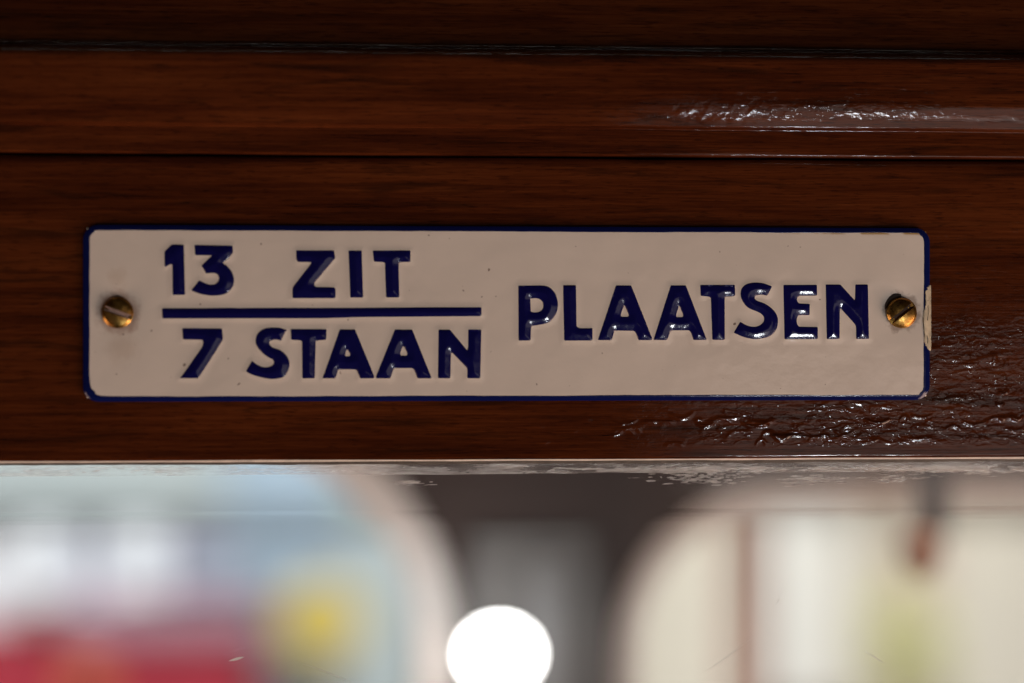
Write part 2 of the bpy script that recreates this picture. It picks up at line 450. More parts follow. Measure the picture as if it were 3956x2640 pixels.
def base_h(x, z):
    s = outer_sd(x, z)
    t = np.clip(s / 1.2, 0, 1)
    h = 0.88 + 0.52 * (0.3 * np.sqrt(np.clip(1 - (1 - t) ** 2, 0, 1)) + 0.7 * t)
    h = h + 0.10 * vnoise(x * .045, z * .06, 21)
    # dished round the screws
    for cx, cz in SCREWS:
        h = h - 0.28 * np.exp(-(((x - cx) ** 2 + (z - cz) ** 2) / 30.0))
    return h


SCREWS = ((-93.97, 6.85), (95.1, 6.98))


def densify(pts, step=0.28):
    """closed outline; runs of gentle turns become curves, true corners stay and are eased a little"""
    P = [np.array(p) for p in pts]
    n = len(P)
    turn = []
    for i in range(n):
        a, b = P[i] - P[i - 1], P[(i + 1) % n] - P[i]
        turn.append(abs(math.atan2(a[0] * b[1] - a[1] * b[0], a @ b)))
    smooth = [t < R(48) for t in turn]
    out = []
    for i in range(n):
        p0, p1, p2, p3 = P[i - 1], P[i], P[(i + 1) % n], P[(i + 2) % n]
        L = np.linalg.norm(p2 - p1)
        k = max(1, int(round(L / step)))
        sa, sb = smooth[i] and n > 4, smooth[(i + 1) % n] and n > 4
        m1 = (p2 - p0) / (np.linalg.norm(p2 - p0) + 1e-9) * L if sa else (p2 - p1)
        m2 = (p3 - p1) / (np.linalg.norm(p3 - p1) + 1e-9) * L if sb else (p2 - p1)
        if L > 3.2: m1 = m2 = p2 - p1
        for j in range(k):
            t = j / k
            out.append((2 * t**3 - 3 * t**2 + 1) * p1 + (t**3 - 2 * t**2 + t) * m1 + (-2 * t**3 + 3 * t**2) * p2 + (t**3 - t**2) * m2)
    Q = np.array(out)
    Q = 0.2 * np.roll(Q, 1, 0) + 0.6 * Q + 0.2 * np.roll(Q, -1, 0)
    return Q


def inside(loop, x, z):
    c = np.zeros(x.shape, bool)
    n = len(loop)
    for i in range(n):
        (x0, z0), (x1, z1) = loop[i], loop[(i + 1) % n]
        if z0 == z1: continue
        c ^= ((z0 > z) != (z1 > z)) & (x < (x1 - x0) * (z - z0) / (z1 - z0) + x0)
    return c


def dist(loops, x, z):
    d = np.full(x.shape, 1e9)
    for lp in loops:
        nx = np.roll(lp, -1, 0)
        for (a, b) in zip(lp, nx):
            ex, ez = b - a
            q = ex * ex + ez * ez + 1e-12
            t = np.clip(((x - a[0]) * ex + (z - a[1]) * ez) / q, 0, 1)
            d = np.minimum(d, (x - a[0] - t * ex) ** 2 + (z - a[1] - t * ez) ** 2)
    return np.sqrt(d)


SHAPES = [(nm, [densify(l) for l in loops]) for nm, loops in LETTERS]

# the field: a sheet of enamel that swells towards each raised letter
fx = np.linspace(SX0 + 0.9, SX1 - 0.9, 800)
fz = np.linspace(SZ0 + 0.9, SZ1 - 0.9, 166)
FX, FZ = np.meshgrid(fx, fz, indexing='ij')
foot = np.zeros_like(FX)
FOOT = 0.16
for nm, loops in SHAPES:
    a = np.concatenate(loops)
    i0, i1 = np.searchsorted(fx, a[:, 0].min() - 1.6), np.searchsorted(fx, a[:, 0].max() + 1.6)
    j0, j1 = np.searchsorted(fz, a[:, 1].min() - 1.6), np.searchsorted(fz, a[:, 1].max() + 1.6)
    sx, sz = FX[i0:i1, j0:j1], FZ[i0:i1, j0:j1]
    d = dist(loops, sx, sz)
    ins = np.zeros(sx.shape, bool)
    for lp in loops: ins ^= inside(lp, sx, sz)
    f = np.where(ins, FOOT, FOOT * np.clip(1 - d / 1.6, 0, 1) ** 2)
    foot[i0:i1, j0:j1] = np.maximum(foot[i0:i1, j0:j1], f)
FH = base_h(FX, FZ) + foot
# the plate under the field, hidden but for its edge
mesh('field', np.stack([FX, -FH, FZ], -1).reshape(-1, 3) * 0.001, grid_faces(len(fx), len(fz)), M_FIELD, sign)

# blue rim
per = []
hx, hz = (SX1 - SX0) / 2 - OR, (SZ1 - SZ0) / 2 - OR
ccx, ccz = (SX0 + SX1) / 2, (SZ0 + SZ1) / 2
def arc(cx, cz, a0):
    for k in range(13):
        a = R(a0 + 90 * k / 12)
        per.append((cx + OR * math.cos(a), cz + OR * math.sin(a), math.cos(a), math.sin(a)))
def line(p, q, n, c):
    for k in range(1, c):
        t = k / c
        per.append((p[0] + (q[0] - p[0]) * t, p[1] + (q[1] - p[1]) * t, n[0], n[1]))
arc(ccx + hx, ccz + hz, 0)
line((ccx + hx, ccz + hz + OR), (ccx - hx, ccz + hz + OR), (0, 1), 160)
arc(ccx - hx, ccz + hz, 90)
line((ccx - hx - OR, ccz + hz), (ccx - hx - OR, ccz - hz), (-1, 0), 36)
arc(ccx - hx, ccz - hz, 180)
line((ccx - hx, ccz - hz - OR), (ccx + hx, ccz - hz - OR), (0, -1), 160)
arc(ccx + hx, ccz - hz, 270)
line((ccx + hx + OR, ccz - hz), (ccx + hx + OR, ccz + hz), (1, 0), 36)
PER = np.array(per)
wob = 0.10 * vnoise(PER[:, 0] * .09, PER[:, 1] * .13, 31) + 0.05 * vnoise(PER[:, 0] * .4, PER[:, 1] * .4, 32)
bl = np.exp(-((PER[:, 0] - SX0 - 1) ** 2 + (PER[:, 1] - SZ0 - 1) ** 2) / 9)
width = np.where(PER[:, 2] > 0.9, 1.62, np.where(abs(PER[:, 3]) > .9, 1.30, 1.55)) + wob + 0.75 * bl
rows = [(-0.02, None), (0.0, 0.02), (0.08, 0.05), (0.2, 0.05), (0.4, 0.05), (0.6, 0.05), (0.8, 0.05), (0.93, 0.045), (1.0, 0.015), (1.03, -0.06)]
RV = []
for s, lift in rows:
    ins_ = np.maximum(s * width, 0)
    px, pz = PER[:, 0] - PER[:, 2] * (ins_ - (0.02 if s < 0 else 0)), PER[:, 1] - PER[:, 3] * ins_
    h = np.full(len(PER), -0.25) if lift is None else base_h(px, pz) + lift
    RV.append(np.stack([px, -h, pz], 1))
RV = np.array(RV)
npz = len(PER)
RF = []
for r in range(len(rows) - 1):
    for i in range(npz):
        j = (i + 1) % npz
        RF.append((r * npz + i, r * npz + j, (r + 1) * npz + j, (r + 1) * npz + i))
mesh('rim', RV.reshape(-1, 3) * 0.001, RF, M_RIM, sign)


def fill(loops, step):
    """triangulate an outline with holes, with interior grid points"""
    pts, edges, = [], []
    for lp in loops:
        b = len(pts)
        pts += [Vector((float(p[0]), float(p[1]))) for p in lp]
        edges += [(b + i, b + (i + 1) % len(lp)) for i in range(len(lp))]
    a = np.concatenate(loops)
    gx, gz = np.meshgrid(np.arange(a[:, 0].min(), a[:, 0].max(), step), np.arange(a[:, 1].min(), a[:, 1].max(), step), indexing='ij')
    gx, gz = gx.ravel(), gz.ravel()
    ins = np.zeros(gx.shape, bool)
    for lp in loops: ins ^= inside(lp, gx, gz)
    d = dist(loops, gx, gz)
    k = ins & (d > step * 0.55)
    pts += [Vector((float(x), float(z))) for x, z in zip(gx[k], gz[k])]
    vo, eo, fo, _, _, _ = delaunay_2d_cdt(pts, edges, [], 0, 1e-5)
    vo = np.array([(v.x, v.y) for v in vo])
    fo = np.array([f for f in fo if len(f) == 3])
    cen = vo[fo].mean(1)
    ins = np.zeros(len(cen), bool)
    for lp in loops: ins ^= inside(lp, cen[:, 0], cen[:, 1])
    fo = fo[ins]
    # front faces look to -Y: (x, z) counter-clockwise seen from the front
    A, B, C = vo[fo[:, 0]], vo[fo[:, 1]], vo[fo[:, 2]]
    cr = (B[:, 0] - A[:, 0]) * (C[:, 1] - A[:, 1]) - (B[:, 1] - A[:, 1]) * (C[:, 0] - A[:, 0])
    fo[cr < 0] = fo[cr < 0][:, ::-1]
    return vo, fo


def raised(name, loops, mat, parent, hfun, skirt, step=0.33, smooth=True):
    """a solid raised piece: top surface from hfun (mm), side skirt down by 'skirt' mm"""
    vo, fo = fill(loops, step)
    d = dist(loops, vo[:, 0], vo[:, 1])
    h = hfun(vo[:, 0], vo[:, 1], d)
    top = np.stack([vo[:, 0], -h, vo[:, 1]], 1)
    cnt = {}
    for f in fo:
        for a, b in ((f[0], f[1]), (f[1], f[2]), (f[2], f[0])):
            cnt[(a, b)] = cnt.get((a, b), 0) + 1
    faces = [tuple(f) for f in fo]
    verts = list(top)
    idx = {}
    def low(i):
        if i not in idx:
            idx[i] = len(verts)
            verts.append(top[i] + np.array([0, skirt, 0]))
        return idx[i]
    for (a, b) in cnt:
        if (b, a) not in cnt:
            faces.append((a, low(a), low(b), b))
    return mesh(name, np.array(verts) * 0.001, faces, mat, parent, smooth)


EMB = 0.33
def letter_h(x, z, d):
    t = np.clip(d / 2.1, 0, 1)
    prof_ = (0.15 * np.sin(t * math.pi / 2) + 0.85 * (t * t * (3 - 2 * t)))
    return base_h(x, z) + FOOT + 0.015 + EMB * prof_


NAMES = {'1': 'raised_numeral', '3': 'raised_numeral', '7': 'raised_numeral', 'bar': 'raised_bar'}
for nm, loops in SHAPES:
    raised(NAMES.get(nm, 'raised_letter'), loops, M_BLUE, sign, letter_h, 0.1)

# the place on the right edge where the blue glaze has broken away
CHIP = [(102.62, 13.95), (101.35, 12.95), (101.12, 11.5), (101.15, 8.9), (100.5, 6.4), (100.42, 5.2), (100.72, 2.6), (100.8, -0.1), (101.05, -0.75), (102.25, -2.25), (102.62, -2.3), (102.68, 6)]
M_CHIP = plain('bare_ground_coat', (0.62, 0.55, 0.40), 0.55, 0.22, 420)
chip_loop = densify(CHIP, 0.3)
cr2 = np.random.RandomState(3)
chip_loop = chip_loop + cr2.uniform(-0.10, 0.10, chip_loop.shape) * (chip_loop[:, :1] < 102.4)
raised('chipped_patch', [chip_loop], M_CHIP, sign,
       lambda x, z, d: base_h(np.minimum(x, SX1 - .05), z) + 0.09 + 0.06 * vnoise(x * 2.2, z * 1.1, 41), 0.6, 0.3)['label'] = 'pale chipped patch where the blue rim has flaked off'
M_DARK = plain('dirt_in_cracks', (0.03, 0.02, 0.015), 0.8)
for crk in ([(101.02, 12.4), (101.2, 11.2), (101.1, 9.9), (101.25, 8.7), (101.12, 8.6), (100.98, 9.9), (101.05, 11.2), (100.9, 12.4)],
            [(100.62, 5.9), (100.72, 4.2), (100.82, 2.8), (100.95, 1.2), (100.88, 1.1), (100.68, 2.8), (100.55, 4.2), (100.5, 5.8)],
            [(101.9, 9.0), (101.95, 7.0), (101.7, 5.0), (101.62, 5.0), (101.86, 7.0), (101.82, 9.0)],
            [(101.6, 1.6), (101.8, 0.6), (101.75, -0.6), (101.66, -0.6), (101.7, 0.6), (101.52, 1.5)]):
    raised('crack', [densify(crk, 0.25)], M_DARK, sign, lambda x, z, d: base_h(np.minimum(x, SX1 - .05), z) + 0.165, 0.08, 0.3)
# broken glaze by the right screw
HOLE = [(91.0, 8.7), (91.7, 10.3), (92.9, 11.5), (93.8, 11.75), (95.0, 11.6), (95.3, 10.9), (94, 10.4), (92.6, 9.6), (91.6, 8.2), (91.1, 7.6)]
raised('chipped_hole_edge', [densify(HOLE, 0.25)], M_DARK, sign, lambda x, z, d: base_h(x, z) + 0.03 + 0.03 * vnoise(x * 2, z * 2, 43), 0.1, 0.3)

# ------------------------------------------------------------------ brass screws
tb = NT('worn_brass')
bn = tb.noise((900, 900, 900), 4, 0.7)
bs = tb.noise((260, 260, 260), 3, 0.6)
tb.set(Base_Color=tb.ramp(bs, [(0.35, (0.30, 0.13, 0.03)), (0.6, (0.62, 0.38, 0.10))]), Metallic=1.0,
       Roughness=tb.ramp(bn, [(0.3, 0.24), (0.7, 0.44)]), Normal=tb.bump(bs, 0.0004, 0.5, tb.bump(bn, 0.00003, 0.8)))
M_BRASS = tb.m


def screw(cx, cz, ang, label, dirt, dome=0.95):
    root = empty('brass_screw', (cx * .001, -0.0012, cz * .001))
    tag(root, label, 'screw', 'brass screws holding the sign')
    Rr, w = 3.72, 0.55
    pts = []
    us = np.concatenate([np.arange(-3.5, 3.51, 0.22)])
    vs = np.concatenate([[-w - .06, -w, w, w + .06], np.arange(-3.5, -w - .15, .22), np.arange(w + .2, 3.5, .22), [-.2, 0, .2]])
    for u in us:
        for v in vs:
            if math.hypot(u, v) < Rr - 0.12: pts.append((u, v))
    ring = []
    for rr in (Rr, Rr - .06):
        nb = len(ring)
        angs = set(np.linspace(0, 2 * math.pi, 73)[:-1])
        for q in (w, w + .06):
            b = math.asin(q / rr)
            angs |= {b, math.pi - b, math.pi + b, 2 * math.pi - b}
        ring += [(rr * math.cos(t), rr * math.sin(t)) for t in sorted(angs)]
        if rr == Rr: nring = len(ring)
    allp = [Vector(p) for p in ring + pts]
    vo, eo, fo, _, _, _ = delaunay_2d_cdt(allp, [(i, (i + 1) % nring) for i in range(nring)], [], 1, 1e-4)
    vo = np.array([(v.x, v.y) for v in vo])
    r = np.hypot(vo[:, 0], vo[:, 1])
    h = 1.55 + dome * (1 - (r / Rr) ** 2) - 0.35 * sstep(Rr - 0.55, Rr, r)
    slot = abs(vo[:, 1]) < w + 0.01
    h = np.where(slot, np.minimum(h, 1.25), h)
    ca, sa = math.cos(R(ang)), math.sin(R(ang))
    x = cx + vo[:, 0] * ca - vo[:, 1] * sa
    z = cz + vo[:, 0] * sa + vo[:, 1] * ca
    top = np.stack([x, -(1.0 + h), z], 1)
    F = []
    for f in fo:
        a, b, c = vo[f[0]], vo[f[1]], vo[f[2]]
        cr = (b[0] - a[0]) * (c[1] - a[1]) - (b[1] - a[1]) * (c[0] - a[0])
        F.append(tuple(f) if cr > 0 else tuple(f)[::-1])
    cnt = {(f[i], f[(i + 1) % 3]) for f in F for i in range(3)}
    V = list(top); idx = {}
    def low(i):
        if i not in idx:
            idx[i] = len(V)
            p = top[i].copy(); p[0] = cx + (p[0] - cx) * .985; p[2] = cz + (p[2] - cz) * .985; p[1] = -0.9
            V.append(p)
        return idx[i]
    for (a, b) in list(cnt):
        if (b, a) not in cnt: F.append((a, low(a), low(b), b))
    hd = mesh('head', np.array(V) * .001, F, M_BRASS, root, smooth=True)
    mod = hd.modifiers.new('edges', 'EDGE_SPLIT'); mod.split_angle = R(40)
    bm = bmesh.new()
    bmesh.ops.create_cone(bm, cap_ends=True, segments=20, radius1=.0016, radius2=.0006, depth=.014,
                          matrix=Matrix.Translation((cx * .001, .006, cz * .001)) @ Matrix.Rotation(R(-90), 4, 'X'))
    bm_obj('shank', bm, M_BRASS, root, True)
    # slot floor: dark grime at right, a pink reflection painted in at left
    SV, SF = [], []
    n = 16
    for i in range(n + 1):
        u = -3.3 + 6.6 * i / n
        for v, dh in ((-w * .96, 0.0), (0, -.07 + .04 * math.sin(i * 2.3 + cx)), (w * .96, 0.0)):
            SV.append((cx + u * ca - v * sa, -(1.0 + 1.36 + dh - .10 * (u / 3.3) ** 2), cz + u * sa + v * ca))
    for i in range(n):
        for k in range(2):
            q = i * 3 + k
            SF.append((q, q + 3, q + 4, q + 1))
    mesh('slot_dirt_sheen', np.array(SV) * .001, SF, dirt, root, True)


screw(*SCREWS[0], -20, 'brass slotted screw in rust stain beside the number 13, left end of sign', plain('pink_slot_sheen', (0.46, 0.31, 0.26), 0.7, 0.2, 600), 0.62)
screw(*SCREWS[1], 38, 'brass slotted screw beside the chipped blue edge, right end of sign', plain('dark_grime', (0.07, 0.03, 0.012), 0.6, 0.3, 600))

# ------------------------------------------------------------------ window below the board: bevelled pane with old putty
pane = empty('window_pane', (0, 0.008, -0.12))
tag(pane, 'bevelled clear glass pane below the mahogany board, smeared with old putty along its top', 'window')
g = NT('clear_glass')
g.set(Base_Color=(0.985, 0.99, 0.988), Roughness=0.0, IOR=1.48, Transmission_Weight=1.0)
gw = g.noise((18, 18, 160), 2, 0.5)
g.l(g.bump(gw, 0.00004, 0.25), g.b.inputs['Normal'])
M_GLASS = g.m
gz0, gzb, gzt = -0.130, -0.0420, -0.0275
gy, gt = 0.0065, 0.006
# cross-section of the pane (y, z): the front top is ground to a bevel
sec = [(gy, gz0), (gy, gzb - .002), (gy + 0.00001, gzb - .001), (gy + 0.00003, gzb), (gy + 0.00006, gzb + .001), (gy + 0.00028, gzt), (gy + gt, gzt), (gy + gt, gz0)]
GV = [(-0.24, y, z) for y, z in sec] + [(0.24, y, z) for y, z in sec]
ns = len(sec)
GF = [tuple(range(ns))[::-1], tuple(range(ns, 2 * ns))] + [(i, (i + 1) % ns, (i + 1) % ns + ns, i + ns) for i in range(ns)]
gl = mesh('glass', GV, GF, M_GLASS, pane, smooth=False)

M_PUTTY = plain('old_putty', (0.66, 0.58, 0.53), 0.7, 0.16, 260)
M_SEAL = plain('dark_glazing_seal', (0.09, 0.08, 0.07), 0.6, 0.3, 500)
M_STRIP = plain('ivory_edge_glint', (0.80, 0.74, 0.66), 0.4, 0.15, 300)  # pale colour of the glint strip under the board


def putty(name, amax, amin, sc):
    t = NT(name)
    f = t.noise((sc * .25, sc, sc * 1.6), 4, 0.65)
    al = t.ramp(f, [(0.35, amin), (0.65, amax)])
    tr = t.n('ShaderNodeBsdfTransparent')
    tl_ = t.n('ShaderNodeBsdfTranslucent')
    tl_.inputs['Color'].default_value = (0.90, 0.85, 0.80, 1)
    t.set(Base_Color=t.ramp(f, [(0.3, (0.74, 0.66, 0.60)), (0.7, (0.88, 0.83, 0.78))]), Roughness=0.45)
    m1 = t.n('ShaderNodeMixShader'); m1.inputs[0].default_value = 0.55
    t.l(t.b.outputs[0], m1.inputs[1]); t.l(tl_.outputs[0], m1.inputs[2])
    m2 = t.n('ShaderNodeMixShader')
    t.l(al, m2.inputs[0]); t.l(tr.outputs[0], m2.inputs[1]); t.l(m1.outputs[0], m2.inputs[2])
    out = t.t.nodes['Material Output']
    t.l(m2.outputs[0], out.inputs['Surface'])
    return t.m


M_SMEAR = putty('putty_smear', 0.72, 0.22, 900)
M_FILM = putty('putty_film', 0.55, 0.06, 200)


def strip(name, y0, y1, zt, zb, amp, freq, mat, seed, parent, n=420):
    x = np.linspace(-0.2, 0.2, n)
    zb_ = zb + amp * (vnoise(x * freq, x * 0, seed) + .5 * vnoise(x * freq * 3.1, x * 0, seed + 1))
    V, F = [], []
    for i in range(n):
        V += [(x[i], y0, zt), (x[i], y0, zb_[i] + .15 * (zt - zb)), (x[i], y0 + .25 * (y1 - y0), zb_[i]), (x[i], y1, zb_[i])]
    for i in range(n - 1):
        for k in range(3):
            a = i * 4 + k
            F.append((a, a + 1, a + 5, a + 4))
    return mesh(name, V, F, mat, parent, True)


strip('edge_glint', 0.0009, 0.0030, -0.0283, -0.02885, 0.00006, 70, M_STRIP, 51, pane)  # pale strip stands in for the glint along the board's lower arris
strip('glazing_seal', 0.0042, 0.0064, -0.0278, -0.0297, 0.00012, 90, M_SEAL, 53, pane)
strip('putty_film', 0.00615, 0.0063, -0.0296, -0.0322, 0.00018, 40, M_FILM, 55, pane)

def smear(cx, cz, w, h, n, seed, lmax=3.0):
    """a cluster of thin dried flakes dragged along the glass, as one part"""
    r = random.Random(seed)
    V, F = [], []
    for k in range(n):
        x = cx + r.gauss(0, w / 2.4)
        z = min(cz + r.gauss(0, h / 2.2), -29.6)
        a, b = r.uniform(.25, lmax), r.uniform(.05, .24)
        m = 9
        y = 1000 * (gy + (0.00028 * max(0, (z / 1000 - gzb) / (gzt - gzb)))) - 0.03
        c = len(V)
        V.append((x, y - r.uniform(.04, .12), z))
        for i in range(m):
            t = 2 * math.pi * i / m
            q = r.uniform(.65, 1.2)
            V.append((x + a * q * math.cos(t), y, z + b * q * math.sin(t) + .02 * a * math.cos(t)))
        F += [(c, c + 1 + i, c + 1 + (i + 1) % m) for i in range(m)]
    return mesh('putty_smear', np.array(V) * .001, F, M_SMEAR, pane, True)


smear(-40, -30.3, 13, 0.4, 24, 1)
smear(-1, -30.4, 7, 0.4, 18, 2)
smear(-24, -34.2, 7, .7, 26, 3, 2.0)
smear(47, -33.4, 14, 1.6, 120, 4, 1.6)
smear(74, -34.0, 9, 1.6, 60, 5, 2.0)
smear(95, -33.8, 9, 1.2, 40, 6, 2.0)
smear(85, -31.4, 55, .8, 240, 7, 2.2)
smear(112, -31.8, 26, 1.2, 150, 8, 2.2)
smear(40, -31.2, 34, .6, 110, 9, 2.6)
smear(-95, -31.0, 45, .8, 26, 10, 1.2)


M_SCR = plain('white_scratch', (0.92, 0.90, 0.88), 0.5, 0.05, 300)


def scratch(p, q, w):
    (x0, z0), (x1, z1) = p, q
    y = 1000 * gy - 0.02
    n = 8
    dx, dz = x1 - x0, z1 - z0
    L = math.hypot(dx, dz)
    V, F = [], []
    for i in range(n + 1):
        t = i / n
        ww = w * math.sin(math.pi * (0.06 + 0.88 * t))
        x, z = x0 + dx * t + .02 * L * math.sin(5 * t), z0 + dz * t
        V += [(x - dz / L * ww, y, z + dx / L * ww), (x + dz / L * ww, y - .02, z - dx / L * ww)]
    for i in range(n):
        F.append((2 * i, 2 * i + 1, 2 * i + 3, 2 * i + 2))
    mesh('scratch', np.array(V) * .001, F, M_SCR, pane, True)


scratch((-68.0, -77.1), (-64.4, -76.2), .32)
scratch((-51, -77.8), (-38, -82.6), .045)
scratch((65.5, -65), (67, -62.8), .06)
scratch((48, -81), (60, -73), .03)
scratch((88, -76.5), (93, -79.5), .09)

# ------------------------------------------------------------------ beyond the glass: partition with two rounded openings
M_BROWN = plain('dark_brown_paint', (0.032, 0.021, 0.019), 0.5, 0.2, 8)
M_GREY = plain('grey_paint', (0.088, 0.089, 0.09), 0.6, 0.1, 8)
M_CREAM = plain('cream_paint', (0.68, 0.665, 0.645), 0.5, 0.06, 8)
part = empty('partition', (0.05, 0.45, -0.6))
tag(part, 'dark brown and grey partition with two round-cornered window openings beyond the glass', 'partition')


def rounded(x0, x1, z0, z1, r, n=10):
    pts = []
    for cx, cz, a0 in ((x1 - r, z1 - r, 0), (x0 + r, z1 - r, 90), (x0 + r, z0 + r, 180), (x1 - r, z0 + r, 270)):
        for k in range(n + 1):
            a = R(a0 + 90 * k / n)
            pts.append((cx + r * math.cos(a), cz + r * math.sin(a)))
    return np.array(pts)


def slab(name, loops, y0, y1, mat, parent):
    pts, edges = [], []
    for lp in loops:
        b = len(pts)
        pts += [Vector((float(p[0]), float(p[1]))) for p in lp]
        edges += [(b + i, b + (i + 1) % len(lp)) for i in range(len(lp))]
    vo, eo, fo, _, _, _ = delaunay_2d_cdt(pts, edges, [], 0, 1e-7)
    vo = np.array([(v.x, v.y) for v in vo])
    fo = np.array([f for f in fo if len(f) == 3])
    cen = vo[fo].mean(1)
    ins = np.zeros(len(cen), bool)
    for lp in loops: ins ^= inside(lp, cen[:, 0], cen[:, 1])
    fo = fo[ins]
    n = len(vo)
    V = [(x, y0, z) for x, z in vo] + [(x, y1, z) for x, z in vo]
    F = [tuple(f) for f in fo] + [tuple(f[::-1] + n) for f in fo]
    cnt = {(f[i], f[(i + 1) % 3]) for f in fo for i in range(3)}
    for a, b in cnt:
        if (b, a) not in cnt: F.append((a, a + n, b + n, b))
    return mesh(name, V, F, mat, parent, False)


OL = rounded(-0.42, 0.016, -0.62, -0.02, 0.11)
ORt = rounded(0.082, 0.56, -0.62, -0.058, 0.078)
wall_out = np.array([(-0.55, -0.7), (0.70, -0.7), (0.70, 0.25), (-0.55, 0.25)])
slab('panel', [wall_out, OL, ORt], 0.45, 0.475, M_BROWN, part)
slab('pier_panel', [np.array([(0.019, -0.6), (0.079, -0.6), (0.079, -0.12), (0.072, -0.080), (0.022, -0.080), (0.019, -0.11)])], 0.446, 0.4495, M_GREY, part)
slab('pier_trim', [np.array([(0.047, -0.6), (0.060, -0.6), (0.060, -0.092), (0.047, -0.092)])], 0.4435, 0.4455, plain('light_grey_paint', (0.145, 0.15, 0.155), 0.6, 0.1, 8), part)
INL = rounded(-0.42 + .019, 0.016 - .019, -0.62 + .019, -0.02 - .019, 0.092)
slab('window_frame', [OL, INL], 0.455, 0.485, M_CREAM, part)
INR = rounded(0.082 + .012, 0.56 - .012, -0.62 + .012, -0.058 - .012, 0.066)
slab('window_frame', [ORt, INR], 0.455, 0.485, M_CREAM, part)

# small lit lamp on the pier
lamp = empty('wall_lamp', (0.0295, 0.41, -0.1290))
tag(lamp, 'small glowing white globe lamp on the grey pier beyond the glass', 'lamp')
tl = NT('lit_opal_globe')
tl.set(Base_Color=(1, 1, 1), Emission_Color=(1.0, 0.98, 0.95), Emission_Strength=16.0)
bm = bmesh.new()
bmesh.ops.create_uvsphere(bm, u_segments=24, v_segments=16, radius=0.0148, matrix=Matrix.Translation((0.0295, 0.41, -0.1290)) @ Matrix.Scale(0.86, 4, (0, 0, 1)))
bm_obj('globe', bm, tl.m, lamp, True)
bm = bmesh.new()
bmesh.ops.create_cone(bm, cap_ends=True, segments=20, radius1=.006, radius2=.009, depth=.027, matrix=Matrix.Translation((0.0295, 0.4325, -0.1290)) @ Matrix.Rotation(R(-90), 4, 'X'))
bm_obj('lamp_base', bm, M_GREY, lamp, True)

# hanging strap
strap = empty('hanging_strap', (0.209, 0.40, 0.2))
tag(strap, 'dark hanging strap with a brown grip in front of the right opening', 'strap')
M_STRAP = plain('dark_strap', (0.05, 0.048, 0.05), 0.6)
M_GRIP = plain('brown_leather', (0.34, 0.16, 0.085), 0.5)
box('strap_band', 0.203, 0.216, 0.40, 0.403, -0.082, 0.22, M_STRAP, strap, 0.0008)
bm = bmesh.new()
bmesh.ops.create_uvsphere(bm, u_segments=20, v_segments=12, radius=0.0095, matrix=Matrix.Translation((0.2035, 0.3985, -0.086)) @ Matrix.Scale(1.3, 4, (0, 0, 1)))
bm_obj('grip', bm, M_GRIP, strap, True)

wp = empty('wooden_post', (0.1275, 0.38, -0.52))
tag(wp, 'thin reddish brown post standing in the right opening beyond the glass', 'post')
box('shaft', 0.1222, 0.1328, 0.377, 0.388, -0.52, -0.074, plain('reddish_wood', (0.52, 0.37, 0.30), 0.5), wp, 0.001)
box('cap', 0.1212, 0.1338, 0.3758, 0.3902, -0.0739, -0.0715, plain('post_cap', (0.36, 0.16, 0.10), 0.4), wp, 0.0008)

# red and white vehicle seen through the left opening
M_RED = plain('red_paint', (0.40, 0.035, 0.055), 0.35, 0.1, 3)
M_WHITE = plain('white_paint', (0.90, 0.92, 0.94), 0.4, 0.04, 3)
M_PALE = plain('pale_blue_glass', (0.38, 0.48, 0.56), 0.3, 0.08, 3)
M_GREEN = plain('pale_green_paint', (0.50, 0.60, 0.52), 0.5, 0.06, 3)
M_MAUVE = plain('mauve_paint', (0.46, 0.25, 0.30), 0.5, 0.1, 3)
M_YEL = plain('yellow_paint', (0.58, 0.44, 0.10), 0.5, 0.06, 3)
M_STONE = plain('cream_render', (0.76, 0.68, 0.55), 0.8, 0.06, 2)
M_PALEW = plain('pale_ivory_paint', (0.76, 0.73, 0.66), 0.6, 0.05, 3)
M_WARM = plain('warm_cream_paint', (0.72, 0.645, 0.52), 0.6, 0.05, 3)
M_BRICK = plain('brown_brick', (0.30, 0.12, 0.08), 0.8, 0.15, 6)
M_LEAF = plain('yellow_green_leaf', (0.76, 0.73, 0.36), 0.6, 0.25, 20)
M_ORANGE = plain('orange_paint', (0.72, 0.20, 0.09), 0.5, 0.08, 3)
veh = empty('red_vehicle', (-0.15, 3.1, -1.3))
tag(veh, 'blurred red vehicle with white upper body and pale blue window, left beyond the glass', 'vehicle')
M_ROOFC = plain('pale_grey_green_paint', (0.44, 0.49, 0.48), 0.5, 0.06, 3)
M_LAV = plain('grey_lavender_paint', (0.40, 0.42, 0.50), 0.5, 0.06, 3)
box('lower_body', -1.1, -0.125, 3.0, 3.8, -1.2, -0.436, M_RED, veh, 0.02)
box('waist_band', -0.40, -0.11, 2.985, 3.035, -0.4355, -0.388, M_MAUVE, veh, 0.004)
box('front_panel', -0.62, -0.42, 2.975, 2.998, -0.60, -0.436, M_RED, veh, 0.01)
box('upper_body', -1.1, -0.26, 3.04, 3.8, -0.4355, -0.255, M_WHITE, veh, 0.02)
box('highlight_panel', -0.335, -0.262, 2.99, 3.03, -0.371, -0.262, M_WHITE, veh, 0.003)  # white panels here and below stand in for blurred bright highlights
box('highlight_panel', -0.47, -0.40, 2.99, 3.03, -0.375, -0.265, M_WHITE, veh, 0.003)
box('window_post', -0.395, -0.345, 3.036, 3.039, -0.371, -0.262, M_LAV, veh, 0.0005)
box('corner_post', -0.258, -0.168, 3.03, 3.07, -0.371, -0.255, M_LAV, veh, 0.008)
box('side_window', -0.166, 0.0, 3.03, 3.06, -0.371, -0.255, M_PALE, veh, 0.01)
box('upper_window', -0.17, 0.0, 2.99, 3.02, -0.25, -0.10, M_PALE, veh, 0.01)
box('roof', -1.1, -0.172, 2.98, 3.8, -0.253, 0.10, M_ROOFC, veh, 0.02)
